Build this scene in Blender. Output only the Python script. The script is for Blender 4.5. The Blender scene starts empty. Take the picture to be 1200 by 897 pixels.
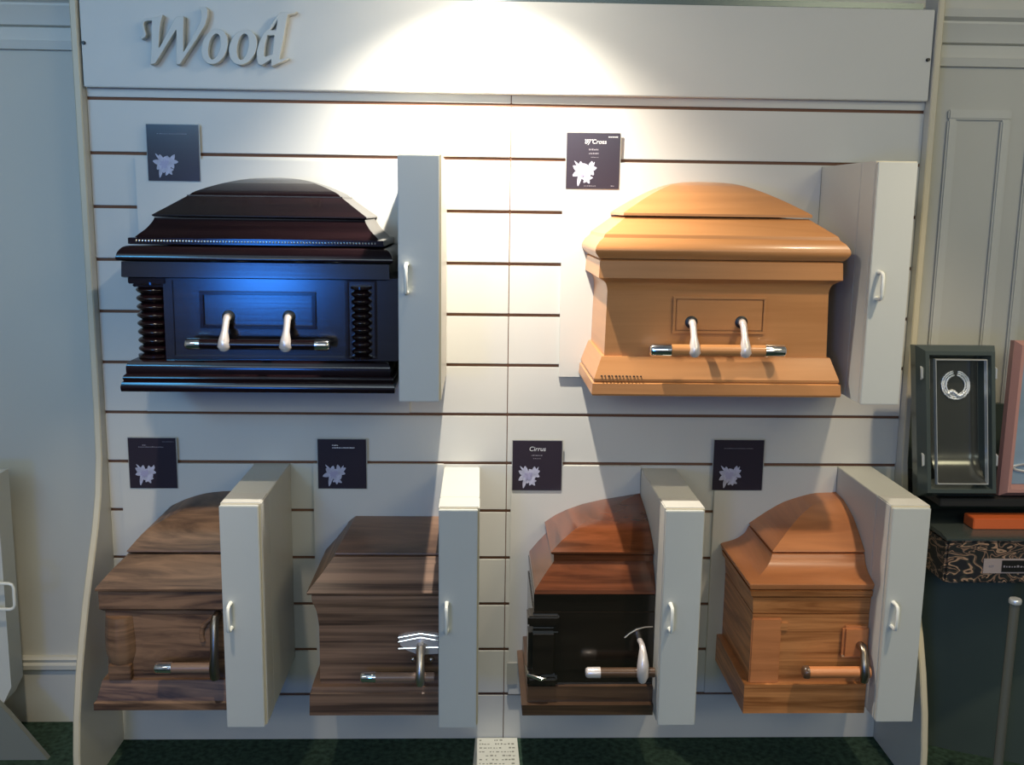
import bpy, bmesh, math, random
from mathutils import Vector, Matrix
random.seed(7)
C = bpy.context.scene.collection
PI = math.pi

# ------------------------------------------------------------------ camera
G0 = 1.822                      # height of the topmost wall groove
S = 0.14                       # slat pitch
f_px, yaw, pit, rol = 1175.87, .0333, -.1740, .0136
CAM = Vector((-.0798, -2.751, G0 - .2643))
Fv = Vector((math.sin(yaw) * math.cos(pit), math.cos(yaw) * math.cos(pit), math.sin(pit)))
R0 = Vector((math.cos(yaw), -math.sin(yaw), 0)); U0 = R0.cross(Fv)
Rv = R0 * math.cos(rol) + U0 * math.sin(rol)
Uv = U0 * math.cos(rol) - R0 * math.sin(rol)
cd = bpy.data.cameras.new('camera'); cam = bpy.data.objects.new('camera', cd); C.objects.link(cam)
cam.matrix_world = Matrix(((Rv.x, Uv.x, -Fv.x, CAM.x), (Rv.y, Uv.y, -Fv.y, CAM.y), (Rv.z, Uv.z, -Fv.z, CAM.z), (0, 0, 0, 1)))
cd.sensor_fit = 'HORIZONTAL'; cd.sensor_width = 36; cd.lens = f_px / 1200 * 36
bpy.context.scene.camera = cam

def ray(x, y): return Fv + Rv * ((x - 600) / f_px) - Uv * ((y - 448.5) / f_px)
def at(x, y, Y):
    d = ray(x, y); t = (Y - CAM.y) / d.y
    return CAM + d * t
def atX(x, y, X):
    d = ray(x, y); t = (X - CAM.x) / d.x
    return CAM + d * t
def atZ(x, y, Z):
    d = ray(x, y); t = (Z - CAM.z) / d.z
    return CAM + d * t

# ------------------------------------------------------------------ materials
def mat(name, col, rough=.5, metal=0, spec=.5, coat=0, emit=None):
    m = bpy.data.materials.new(name); m.use_nodes = True
    b = m.node_tree.nodes['Principled BSDF']
    b.inputs['Base Color'].default_value = (*col, 1); b.inputs['Roughness'].default_value = rough
    b.inputs['Metallic'].default_value = metal; b.inputs['Specular IOR Level'].default_value = spec
    b.inputs['Coat Weight'].default_value = coat; b.inputs['Coat Roughness'].default_value = .12
    return m
def noisy(m, scale=(3, 3, 3), amount=.12, detail=4, bump=0, nscale=1):
    nt = m.node_tree; b = nt.nodes['Principled BSDF']; col = b.inputs['Base Color'].default_value[:]
    tc = nt.nodes.new('ShaderNodeTexCoord'); mp = nt.nodes.new('ShaderNodeMapping'); mp.inputs['Scale'].default_value = scale
    n = nt.nodes.new('ShaderNodeTexNoise'); n.inputs['Scale'].default_value = nscale; n.inputs['Detail'].default_value = detail
    r = nt.nodes.new('ShaderNodeValToRGB')
    r.color_ramp.elements[0].position = .3; r.color_ramp.elements[1].position = .7
    r.color_ramp.elements[0].color = (*[c * (1 - amount) for c in col[:3]], 1)
    r.color_ramp.elements[1].color = (*[min(1, c * (1 + amount)) for c in col[:3]], 1)
    L = nt.links; L.new(tc.outputs['Object'], mp.inputs['Vector']); L.new(mp.outputs[0], n.inputs['Vector'])
    L.new(n.outputs['Fac'], r.inputs[0]); L.new(r.outputs[0], b.inputs['Base Color'])
    if bump:
        bp = nt.nodes.new('ShaderNodeBump'); bp.inputs['Strength'].default_value = bump; bp.inputs['Distance'].default_value = .002
        L.new(n.outputs['Fac'], bp.inputs['Height']); L.new(bp.outputs[0], b.inputs['Normal'])
    return m
def wood(name, c0, c1, rough=.35, grain=40, coat=0, lo=.35, hi=.65, wave=.6, stretch=1.2, spec=.5, bump=.08):
    m = mat(name, c0, rough, 0, spec, coat)
    nt = m.node_tree; b = nt.nodes['Principled BSDF']; L = nt.links
    tc = nt.nodes.new('ShaderNodeTexCoord'); mp = nt.nodes.new('ShaderNodeMapping'); mp.inputs['Scale'].default_value = (stretch, stretch, grain)
    n1 = nt.nodes.new('ShaderNodeTexNoise'); n1.inputs['Scale'].default_value = 1.3; n1.inputs['Detail'].default_value = 6; n1.inputs['Distortion'].default_value = wave
    n1.inputs['Roughness'].default_value = .6
    mp2 = nt.nodes.new('ShaderNodeMapping'); mp2.inputs['Scale'].default_value = (2.2, 2.2, 6)
    n2 = nt.nodes.new('ShaderNodeTexNoise'); n2.inputs['Scale'].default_value = 1.5; n2.inputs['Detail'].default_value = 2
    mx = nt.nodes.new('ShaderNodeMath'); mx.operation = 'MULTIPLY_ADD'; mx.inputs[1].default_value = .15; 
    sb = nt.nodes.new('ShaderNodeMath'); sb.operation = 'SUBTRACT'; sb.inputs[1].default_value = .5
    r = nt.nodes.new('ShaderNodeValToRGB')
    r.color_ramp.elements[0].position = lo; r.color_ramp.elements[1].position = hi
    r.color_ramp.elements[0].color = (*c1, 1); r.color_ramp.elements[1].color = (*c0, 1)
    L.new(tc.outputs['Object'], mp.inputs['Vector']); L.new(tc.outputs['Object'], mp2.inputs['Vector'])
    L.new(mp.outputs[0], n1.inputs['Vector']); L.new(mp2.outputs[0], n2.inputs['Vector'])
    L.new(n2.outputs['Fac'], sb.inputs[0]); L.new(sb.outputs[0], mx.inputs[0]); L.new(n1.outputs['Fac'], mx.inputs[2])
    L.new(mx.outputs[0], r.inputs[0]); L.new(r.outputs[0], b.inputs['Base Color'])
    bp = nt.nodes.new('ShaderNodeBump'); bp.inputs['Strength'].default_value = bump; bp.inputs['Distance'].default_value = .001
    L.new(n1.outputs['Fac'], bp.inputs['Height']); L.new(bp.outputs[0], b.inputs['Normal'])
    return m

M = {}
M['laminate'] = noisy(mat('cream_laminate', (.60, .585, .53), .42, spec=.4), (2, 2, 2), .02)
M['board'] = noisy(mat('cream_board', (.60, .585, .53), .42, spec=.4), (2, 2, 2), .02)
M['edge'] = mat('cream_edge_band', (.60, .53, .38), .45)
M['groove'] = mat('brown_groove', (.17, .078, .042), .8)
M['cabinet'] = noisy(mat('pale_cabinet', (.60, .60, .54), .40, spec=.4), (2, 2, 2), .02)
M['cabfront'] = noisy(mat('pale_cabinet_front', (.56, .57, .53), .38, spec=.4), (2, 2, 2), .02)
M['handle'] = mat('white_handle', (.82, .82, .74), .22)
M['letter'] = mat('letter_paint', (.55, .55, .50), .45)
M['kick'] = mat('grey_kick_panel', (.20, .21, .18), .6)
M['gap'] = mat('dark_gap', (.03, .022, .015), .8)
M['wall'] = noisy(mat('wall_paint', (.60, .575, .49), .7), (1, 1, 1), .03)
M['trim'] = mat('trim_paint', (.62, .60, .52), .5)
M['ceil'] = mat('ceiling_paint', (.5, .5, .5), .8)
M['floor'] = noisy(mat('dark_green_carpet', (.034, .062, .044), .95, spec=.1), (60, 60, 60), .45, 3, .4)
M['espresso'] = wood('espresso_gloss', (.012, .005, .006), (.005, .002, .003), .14, 60, 0, spec=.4)
M['espresso_face'] = wood('espresso_satin', (.012, .010, .012), (.005, .004, .006), .16, 60, .0, spec=.85)
M['maple'] = wood('honey_maple', (.54, .245, .088), (.46, .20, .068), .33, 26, .15, bump=.02, spec=.4)
M['rustic'] = wood('rustic_brown_oak', (.28, .155, .085), (.06, .030, .017), .48, 22, 0, .36, .62, 1.4, 2.2)
M['walnut'] = wood('striped_walnut', (.32, .185, .115), (.07, .038, .024), .40, 38, 0, .38, .62, .35, .8)
M['mahogany'] = wood('red_mahogany', (.18, .052, .018), (.07, .020, .007), .16, 26, .5, .36, .62, .8, 1.6)
M['black_lacquer'] = wood('dark_lacquer', (.020, .014, .009), (.012, .008, .005), .20, 30, .4)
M['base_brown'] = wood('dark_brown_base', (.14, .075, .04), (.05, .026, .014), .30, 30, .3)
M['oak'] = wood('amber_oak', (.60, .25, .085), (.26, .09, .025), .36, 34, .1, .36, .62, 1.0, 1.6)
M['oak_lid'] = wood('amber_oak_lid', (.62, .235, .085), (.45, .16, .055), .36, 20, .1, .36, .62, .8, 1.4)
M['chrome'] = mat('chrome', (.85, .85, .85), .12, 1)
M['satin'] = mat('satin_nickel', (.62, .55, .47), .32, 1)
M['antique'] = mat('antique_nickel', (.30, .25, .20), .3, 1)
M['bar_wood'] = mat('bar_wood', (.26, .165, .115), .3)
M['pearl'] = mat('pearl_metal', (.78, .70, .65), .28, .35)
M['card'] = mat('charcoal_card', (.035, .027, .038), .18, spec=.5)
M['card_edge'] = mat('clear_holder', (.42, .41, .37), .3)
M['petal'] = noisy(mat('lily_print', (.42, .42, .52), .5), (60, 60, 60), .25)
M['lilac'] = mat('lily_shade', (.36, .34, .48), .4)
M['leafp'] = mat('leaf_print', (.02, .03, .03), .4)
M['print'] = mat('white_print', (.75, .74, .74), .4)
M['greyprint'] = mat('grey_print', (.25, .23, .26), .4)
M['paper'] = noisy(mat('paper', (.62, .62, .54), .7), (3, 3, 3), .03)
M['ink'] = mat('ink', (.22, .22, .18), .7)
M['stand'] = noisy(mat('dark_green_stand', (.055, .075, .060), .5), (2, 2, 2), .15)
M['shelf'] = mat('dark_shelf', (.022, .022, .022), .35)
M['steel'] = mat('grey_green_enamel', (.10, .125, .12), .22, .5)
M['steel_panel'] = mat('polished_grey_panel', (.16, .165, .15), .16, .85)
M['pink'] = mat('dusty_pink_frame', (.42, .22, .19), .35)
M['pale_blue'] = noisy(mat('pale_blue_panel', (.26, .36, .46), .18, .2), (2, 2, 6), .2)
M['orange'] = mat('orange_card', (.60, .12, .03), .5)
M['silver'] = mat('silver_relief', (.75, .77, .78), .3, .6)
M['pole'] = mat('grey_pole', (.20, .20, .17), .35, .5)
M['black'] = mat('black_paint', (.01, .01, .01), .4)
# camouflage print
def camo():
    m = mat('camouflage_print', (.02, .02, .02), .5); nt = m.node_tree; L = nt.links; b = nt.nodes['Principled BSDF']
    tc = nt.nodes.new('ShaderNodeTexCoord'); mp = nt.nodes.new('ShaderNodeMapping'); mp.inputs['Scale'].default_value = (1, 1, 1.9); mp.inputs['Rotation'].default_value = (0, .5, 0)
    n = nt.nodes.new('ShaderNodeTexNoise'); n.inputs['Scale'].default_value = 15; n.inputs['Detail'].default_value = 1.2; n.inputs['Distortion'].default_value = 1.5
    r = nt.nodes.new('ShaderNodeValToRGB'); r.color_ramp.interpolation = 'CONSTANT'
    e = r.color_ramp.elements; e[0].position = 0; e[0].color = (.012, .014, .014, 1); e[1].position = .495; e[1].color = (.36, .22, .14, 1)
    x = e.new(.56); x.color = (.035, .035, .028, 1); y = e.new(.61); y.color = (.012, .012, .016, 1); z = e.new(.385); z.color = (.20, .12, .08, 1); w = e.new(.425); w.color = (.012, .014, .014, 1)
    L.new(tc.outputs['Object'], mp.inputs[0]); L.new(mp.outputs[0], n.inputs['Vector']); L.new(n.outputs['Fac'], r.inputs[0]); L.new(r.outputs[0], b.inputs['Base Color'])
    return m
M['camo'] = camo()

# ------------------------------------------------------------------ object helpers
def link(name, me, m, parent=None):
    o = bpy.data.objects.new(name, me); C.objects.link(o)
    if m is not None: me.materials.append(m)
    if parent: o.parent = parent
    return o
def obj(name, bm, m, parent=None, sharp=35, origin=None):
    bmesh.ops.recalc_face_normals(bm, faces=bm.faces)
    for f in bm.faces: f.smooth = True
    lim = math.radians(sharp)
    for e in bm.edges:
        e.smooth = not (len(e.link_faces) != 2 or e.calc_face_angle(0) > lim)
    off = None
    if parent is not None: off = parent.matrix_basis.translation
    if origin is not None: off = Vector(origin)
    if off is not None: bmesh.ops.translate(bm, verts=bm.verts, vec=-off)
    me = bpy.data.meshes.new(name); bm.to_mesh(me); bm.free()
    o = link(name, me, m, parent)
    if parent is None and origin is not None: o.location = origin
    return o
def sub(name, bm, m, part, thing_loc, sharp=35):      # sub-part: parent sits at the thing's origin
    return obj_sub(name, bm, m, part, thing_loc, sharp)
def obj_sub(name, bm, m, part, loc, sharp=35):
    bmesh.ops.recalc_face_normals(bm, faces=bm.faces)
    for f in bm.faces: f.smooth = True
    for e in bm.edges: e.smooth = not (len(e.link_faces) != 2 or e.calc_face_angle(0) > math.radians(sharp))
    bmesh.ops.translate(bm, verts=bm.verts, vec=-Vector(loc))
    me = bpy.data.meshes.new(name); bm.to_mesh(me); bm.free()
    return link(name, me, m, part)
def tag(o, label=None, cat=None, group=None, kind=None):
    if label: o['label'] = label
    if cat: o['category'] = cat
    if group: o['group'] = group
    if kind: o['kind'] = kind
    return o
def thing(name, loc, label, cat, group=None):
    o = bpy.data.objects.new(name, None); C.objects.link(o); o.location = loc; o.empty_display_size = .05
    return tag(o, label, cat, group)
def box(bm, x0, x1, y0, y1, z0, z1, bev=0):
    t = bmesh.new()
    bmesh.ops.create_cube(t, size=1)
    bmesh.ops.scale(t, verts=t.verts, vec=(abs(x1 - x0), abs(y1 - y0), abs(z1 - z0)))
    bmesh.ops.translate(t, verts=t.verts, vec=((x0 + x1) / 2, (y0 + y1) / 2, (z0 + z1) / 2))
    if bev: bmesh.ops.bevel(t, geom=t.edges[:], offset=bev, segments=2, affect='EDGES')
    merge(bm, t)
def merge(bm, t):
    me = bpy.data.meshes.new('tmp'); t.to_mesh(me); t.free(); bm.from_mesh(me); bpy.data.meshes.remove(me)
def B(*a, bev=0):
    bm = bmesh.new(); box(bm, *a, bev=bev); return bm
def tube(bm, pts, radii, n=12, cap=True, flat=1.0):
    pts = [Vector(p) for p in pts]
    if not hasattr(radii, '__len__'): radii = [radii] * len(pts)
    rings = []; up = None
    for i, p in enumerate(pts):
        d = (pts[min(i + 1, len(pts) - 1)] - pts[max(i - 1, 0)]).normalized()
        if up is None: up = d.orthogonal().normalized()
        up = (up - d * up.dot(d)).normalized(); s = d.cross(up)
        rings.append([bm.verts.new(p + (up * math.cos(2 * PI * k / n) + s * math.sin(2 * PI * k / n)) * radii[i]) for k in range(n)])
    for a, b in zip(rings, rings[1:]):
        for k in range(n): bm.faces.new((a[k], a[(k + 1) % n], b[(k + 1) % n], b[k]))
    if cap: bm.faces.new(rings[0][::-1]); bm.faces.new(rings[-1])
def lathe(bm, x, y, prof, n=20):              # prof: (radius, z)
    rings = [[bm.verts.new((x + r * math.cos(2 * PI * k / n), y + r * math.sin(2 * PI * k / n), z)) for k in range(n)] for r, z in prof]
    for a, b in zip(rings, rings[1:]):
        for k in range(n): bm.faces.new((a[k], a[(k + 1) % n], b[(k + 1) % n], b[k]))
    bm.faces.new(rings[0][::-1]); bm.faces.new(rings[-1])
def prism_x(bm, poly, x0, x1):                # poly in (y,z)
    a = [bm.verts.new((x0, y, z)) for y, z in poly]; b = [bm.verts.new((x1, y, z)) for y, z in poly]
    n = len(poly); bm.faces.new(a[::-1]); bm.faces.new(b)
    for i in range(n): bm.faces.new((a[i], a[(i + 1) % n], b[(i + 1) % n], b[i]))
def prism_y(bm, poly, y0, y1):                # poly in (x,z)
    a = [bm.verts.new((x, y0, z)) for x, z in poly]; b = [bm.verts.new((x, y1, z)) for x, z in poly]
    n = len(poly); bm.faces.new(a); bm.faces.new(b[::-1])
    for i in range(n): bm.faces.new((a[i], b[i], b[(i + 1) % n], a[(i + 1) % n]))
def ring_frame(bm, ox0, ox1, oz0, oz1, w, y0, y1):      # rectangular frame with bevelled (mitred) face
    def loop(x0, x1, z0, z1, y): return [bm.verts.new(v) for v in ((x0, y, z0), (x1, y, z0), (x1, y, z1), (x0, y, z1))]
    L = [loop(ox0, ox1, oz0, oz1, y1), loop(ox0, ox1, oz0, oz1, (y0 + y1) / 2), loop(ox0 + w * .35, ox1 - w * .35, oz0 + w * .35, oz1 - w * .35, y0),
         loop(ox0 + w * .6, ox1 - w * .6, oz0 + w * .6, oz1 - w * .6, y0), loop(ox0 + w, ox1 - w, oz0 + w, oz1 - w, y1)]
    for a, b in zip(L, L[1:] + L[:1]):
        for i in range(4): bm.faces.new((a[i], a[(i + 1) % 4], b[(i + 1) % 4], b[i]))

# ------------------------------------------------------------------ room
YB = .12       # back wall plane
o = obj('floor', B(-3.2, 3.4, -6.5, YB + .1, -.1, 0), M['floor']); tag(o, kind='structure')
o = obj('wall_back', B(-3.2, 3.4, YB, YB + .1, 0, 3.0), M['wall']); tag(o, kind='structure')
o = obj('wall_left', B(-3.3, -3.2, -6.5, YB, 0, 3.0), M['wall']); tag(o, kind='structure')
o = obj('wall_right', B(3.4, 3.5, -6.5, YB, 0, 3.0), M['wall']); tag(o, kind='structure')
o = obj('ceiling', B(-3.2, 3.4, -6.5, YB + .1, 3.0, 3.1), M['ceil']); tag(o, kind='structure')
# baseboard with cap moulding
zt = at(60, 768, YB).z
bm = bmesh.new()
prism_x(bm, [(YB, 0), (YB - .014, 0), (YB - .014, zt - .045), (YB - .026, zt - .035), (YB - .026, zt - .022), (YB - .018, zt - .016), (YB - .022, zt - .006), (YB - .014, zt), (YB, zt)], -3.2, 3.4)
o = obj('baseboard_back', bm, M['trim']); tag(o, kind='structure')
# cornice: stepped mouldings
zs = [at(1150, y, YB).z for y in (15, 24, 28, 42, 52, 69, 79)]
bm = bmesh.new()
prism_x(bm, [(YB, zs[6]), (YB - .014, zs[6]), (YB - .018, zs[5]), (YB - .006, zs[5] + .002), (YB - .006, zs[4] - .004), (YB - .022, zs[4]), (YB - .026, zs[3]), (YB - .036, zs[2] - .006), (YB - .036, zs[2]), (YB - .050, zs[1]), (YB - .054, zs[0]), (YB, zs[0] + .01)], -3.2, 3.4)
o = obj('trim_1', bm, M['trim'], sharp=15); tag(o, kind='structure')
# raised panel moulding on the back wall at the right
def wall_panel(name, xa, xb, ztop, zbot):
    bm = bmesh.new(); w = .028
    for (a, b, c, d) in ((xa, xb, ztop - w, ztop), (xa, xb, zbot, zbot + w)): box(bm, a, b, YB - .012, YB, c, d, .004)
    for (a, b) in ((xa, xa + w), (xb - w, xb)): box(bm, a, b, YB - .012, YB, zbot + w, ztop - w, .004)
    tag(obj(name, bm, M['trim']), kind='structure')
pz = at(1140, 129, YB)
wall_panel('trim_2', at(1110, 133, YB).x, at(1184, 133, YB).x, pz.z, .95)
wall_panel('trim_3', at(1205, 133, YB).x, at(1300, 133, YB).x, pz.z, .95)

# ------------------------------------------------------------------ slatwall unit
UW = 1.113
unit = thing('display_unit', (0, 0, 0), 'large cream slatted wall display unit with header board and curved side panels', 'display unit')
HB_L = at(100, 103.5, -.025).z; HB_R = at(1082, 121.5, -.025).z
hz0 = at(590, 110, -.025).z; hz1 = at(1000, 9.5, -.025).z
for sx in (-1, 1):
    bm = bmesh.new(); g = .0042
    x0, x1 = (-UW, -.0012) if sx < 0 else (.0012, UW)
    tops = [hz0 + .01] + [G0 - k * S for k in range(14)]
    tops[-1] = .02
    for k in range(len(tops) - 1):
        zt_, zb_ = tops[k], tops[k + 1]
        if k == len(tops) - 2: zb_ = 0
        box(bm, x0, x1, 0, .0055, zb_ + (g if zb_ > 0 else 0), zt_ - g, .0012)
    obj('slat_panel', bm, M['laminate'], unit)
obj('groove_board', B(-UW, UW, .006, .018, 0, hz1 - .01), M['groove'], unit)
obj('header_board', B(-UW + .004, UW - .004, -.025, .018, hz0, hz1, bev=.002), M['laminate'], unit)
# header top channel
obj('top_rail', B(-UW + .01, UW - .03, -.012, .03, hz1 + .001, hz1 + .018, bev=.002), M['steel'], unit)
# side panels: front edge depth as a function of height
def side_poly(pts, X):
    out = []
    for x, y in pts:
        p = atX(x, y, X); out.append((p.y, p.z))
    return out
lp = side_poly([(121.5, 541), (117, 611), (106, 692), (97, 784), (90, 880)], -UW)
print('left side', [(round(a, 3), round(b, 3)) for a, b in lp])
rp = side_poly([(1075, 775), (1076, 860), (1078, 897)], UW)
print('right side', [(round(a, 3), round(b, 3)) for a, b in rp])
prof = [(-.030, hz1 + .06), (-.030, 1.2), (-.030, 1.0), (-.036, .86), (-.058, .76), (-.090, .68), (-.132, .60), (-.180, .51), (-.222, .42), (-.258, .33), (-.288, .23), (-.305, .13), (-.310, .06), (-.310, 0)]
for sx in (-1, 1):
    bm = bmesh.new()
    x0, x1 = (-UW - .019, -UW - .0005) if sx < 0 else (UW + .0005, UW + .019)
    prism_x(bm, [(y, z) for y, z in prof] + [(.05, 0), (.05, hz1 + .06)], x0, x1)
    sp = obj('side_panel', bm, M['laminate'], unit, sharp=25)
    bm = bmesh.new()
    n = len(prof)
    A = [[bm.verts.new((xx, y - e, z)) for y, z in prof] for xx, e in ((x0, .0004), (x0 + .003, .0035), (x1 - .003, .0035), (x1, .0004))]
    for a, b in zip(A, A[1:]):
        for i in range(n - 1): bm.faces.new((a[i], a[i + 1], b[i + 1], b[i]))
    obj_sub('edge_band', bm, M['edge'], sp, (0, 0, 0), 30)
for (x, y) in ((97.5, 50), (1088, 70)):
    p = at(x, y, -.03); bm = bmesh.new(); tube(bm, [(p.x, -.0245, p.z), (p.x, -.033, p.z)], [.005, .004], 10)
    obj('bolt', bm, M['black'], unit)

# ------------------------------------------------------------------ letters
def polyobj(name, loops, y0, y1, m, origin_px=None):
    cu = bpy.data.curves.new(name, 'CURVE'); cu.dimensions = '2D'; cu.fill_mode = 'BOTH'
    for lp_ in loops:
        s = cu.splines.new('POLY'); s.points.add(len(lp_) - 1); s.use_cyclic_u = True
        for i, (x, z) in enumerate(lp_): s.points[i].co = (x, z, 0, 1)
    cu.extrude = abs(y1 - y0) / 2 - .001; cu.bevel_depth = .001; cu.bevel_resolution = 1
    t = bpy.data.objects.new('t', cu); C.objects.link(t)
    dg = bpy.context.evaluated_depsgraph_get(); dg.update()
    me = bpy.data.meshes.new_from_object(t.evaluated_get(dg))
    bpy.data.objects.remove(t)
    me.name = name
    me.transform(Matrix.Rotation(PI / 2, 4, 'X')); me.transform(Matrix.Translation((0, (y0 + y1) / 2, 0)))
    me.materials.clear()
    return link(name, me, m)
YL = -.052
def L1(p, ox): q = at(ox + p[0] / 9.97, p[1] / 9.97, YL); return (q.x, q.z)
Wp = [(190, 212), (240, 200), (300, 178), (278, 250), (262, 380), (252, 556), (270, 560), (365, 385), (445, 225), (470, 200), (545, 192), (542, 400), (540, 604), (555, 604), (660, 430), (745, 265), (762, 200), (755, 140), (732, 90), (805, 84), (825, 110), (826, 180), (800, 285), (700, 450), (505, 745), (466, 748), (466, 600), (468, 345), (455, 345), (360, 500), (215, 735), (165, 748), (176, 600), (182, 235), (130, 238), (90, 250), (78, 285), (88, 340), (108, 395), (100, 425), (60, 452), (42, 440), (75, 418), (84, 395), (66, 330), (60, 275), (80, 235), (130, 215)]
def ell(cx, cz, a, b, sh, n=36): return [(cx + a * math.cos(2 * PI * k / n) - sh * b * math.sin(2 * PI * k / n), cz + b * math.sin(2 * PI * k / n)) for k in range(n)]
o1 = [ell(911, 543, 148, 203, .16), ell(909, 543, 72, 155, .16)]
o2 = [ell(345, 550, 158, 202, .16), ell(344, 545, 70, 157, .14)]
d1 = [(585, 400), (620, 358), (648, 342), (700, 262), (755, 180), (785, 150), (860, 145), (960, 138), (945, 152), (866, 166), (850, 245), (768, 690), (776, 700), (868, 674), (876, 682), (690, 766), (678, 766), (680, 682), (565, 757), (528, 745), (508, 690), (512, 590), (540, 490)]
d2 = [(628, 408), (718, 405), (692, 638), (596, 670), (588, 640), (600, 520)]
d3 = [(652, 357), (735, 355), (758, 205)]
G = 'raised letters of the header sign'
for nm, loops, ox, lab in (('letter', [Wp], 160, 'raised cream capital W with a curled serif, first letter on the header board'),
                           ('letter', o1, 160, 'raised cream letter o directly after the capital W on the header'),
                           ('letter', o2, 250, 'raised cream letter o just before the d on the header'),
                           ('letter', [d1, d2, d3], 250, 'raised cream letter d ending the word on the header board')):
    o = polyobj(nm, [[L1(p, ox) for p in lp_] for lp_ in loops], YL, -.0255, M['letter']); tag(o, lab, 'letter', G)

# ------------------------------------------------------------------ pull-out cabinets
def handle_bm(x, y, z0, z1, so=.030, r=.0045):
    bm = bmesh.new(); c = .010
    tube(bm, [(x, y + .001, z1), (x, y - so + c, z1), (x, y - so + c * .3, z1 - c * .3), (x, y - so, z1 - c), (x, y - so, (z0 + z1) / 2), (x, y - so, z0 + c), (x, y - so + c * .3, z0 + c * .3), (x, y - so + c, z0), (x, y + .001, z0)],
         [r * 1.25, r, r, r, r * 1.05, r, r, r, r * 1.25], 12)
    return bm
DC = .40
def cabinet(label, xl, w, ztop, zbot, hz, yb=-.0005, flush=False):
    e = 0 if flush else .0005
    t = thing('pull_out_cabinet', (xl + w / 2, 0, zbot), label, 'cabinet', 'pull-out cabinets beside the casket corners')
    obj('cabinet_body', B(xl, xl + w, -.297, yb, zbot, ztop, bev=.0015), M['cabinet'], t)
    fr = obj('front_box', B(xl - e, xl + w + e, -.384, -.2975, zbot - e * 2, ztop + e * 2, bev=.0004 if flush else .0025), M['cabinet' if flush else 'board'], t)
    bm = bmesh.new(); box(bm, xl + .001, xl + w - .001, -.386, -.3835, zbot, ztop - .001)
    obj_sub('shadow_gap', bm, M['edge'], fr, t.location)
    dr = obj('door', B(xl + .0005, xl + w - .0045, -DC, -.386, zbot - .001, ztop - .003, bev=.0015), M['cabfront'], t)
    h = obj_sub('door_handle', handle_bm(xl + .020, -DC, hz[0], hz[1]), M['handle'], dr, t.location)
    return t
def zat(x, y): return at(x, y, -DC).z
BX = {}
def cab(key, label, xl, w, top, bot, h):
    BX[key] = (xl, w)
    hz = (at(h[0], h[2], -DC - .02).z, at(h[0], h[1], -DC - .02).z)
    cabinet(label, xl, w, zat(*top), zat(*bot), hz, flush=key[0] == 'U')
x_ul = at(465.5, 190, -DC).x; x_ulr = at(517, 190, -DC).x
x_ur = at(1029.5, 190, -DC).x; x_urr = at(1078.5, 190, -DC).x
cab('UL', 'pale cabinet with white pull handle beside the black casket, top left', x_ul, x_ulr - x_ul, (490, 180), (492, 470.5), (480, 311, 344))
cab('UR', 'pale cabinet with white pull handle at the right of the honey coloured casket', x_ur, x_urr - x_ur, (1050, 188.5), (1035, 474), (1035, 320, 351))
cab('1', 'pale cabinet covering the right edge of the rustic brown corner, bottom row far left', at(256, 592, -DC).x, at(304, 592, -DC).x - at(256, 592, -DC).x, (280, 592), (285, 852.5), (270, 711, 740))
cab('2', 'pale cabinet with sunlit white top between the striped walnut corner and the wall seam', at(514, 597, -DC).x, at(562, 597, -DC).x - at(514, 597, -DC).x, (540, 597), (535, 853), (525, 711, 743))
cab('3', 'pale cabinet beside the two-tone red and black corner, bottom row', at(781, 598, -DC).x, at(828, 598, -DC).x - at(781, 598, -DC).x, (800, 598), (790, 850), (788, 712, 741))
cab('4', 'pale cabinet at the far right of the bottom row beside the amber oak corner', at(1047, 594, -DC).x, at(1093.5, 597, -DC).x - at(1047, 594, -DC).x, (1060, 595), (1045, 846), (1050, 710, 738))
print({k: (round(a, 3), round(b, 3)) for k, (a, b) in BX.items()})

# ------------------------------------------------------------------ caskets
BT = .011      # mounting board thickness
DB = .31       # body depth
def solve(px, cx, W, side):
    o_ = 0
    for _ in range(40):
        p = at(px[0], px[1], -(DB + o_)); o_ = (p.x - cx) * side - W
    return (o_, p.z)
class Casket:
    def __init__(s, label, cx, W, side, xr=None, half=False, zb=0, name='casket'):
        s.cx, s.W, s.side, s.xr, s.half = cx, W, side, xr, half
        s.t = thing(name, (cx, -.15, zb), label, 'casket')
        s.loc = s.t.location.copy()
    def P(s, pts): return [solve(p, s.cx, s.W, s.side) for p in pts]
    def sweep(s, name, prof, m, parent=None, bulge=None):
        bm = bmesh.new(); rings = []
        xr = s.xr
        for pr in prof:
            o_, z = pr[0], pr[1]; oy = pr[2] if len(pr) > 2 else o_
            yf = min(-(DB + oy), -BT - .001)
            xl_ = s.cx - s.W - o_; xr_ = s.cx + s.W + o_
            if s.half: xr_ = xr
            else:
                if xr is not None: xr_ = min(xr_, xr)
            if s.half: xl_ = min(xl_, xr_ - .002)
            elif xl_ > xr_ - .002: xl_ = s.cx - .001; xr_ = s.cx + .001
            rings.append([bm.verts.new(v) for v in ((xl_, -BT - .0005, z), (xl_, yf, z), (xr_, yf, z), (xr_, -BT - .0005, z))])
        for a, b in zip(rings, rings[1:]):
            for i in range(4): bm.faces.new((a[i], a[(i + 1) % 4], b[(i + 1) % 4], b[i]))
        bm.faces.new(rings[0]); bm.faces.new(rings[-1][::-1])
        if parent: return obj_sub(name, bm, m, parent, s.loc, 22)
        return obj(name, bm, m, s.t, 22)
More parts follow.
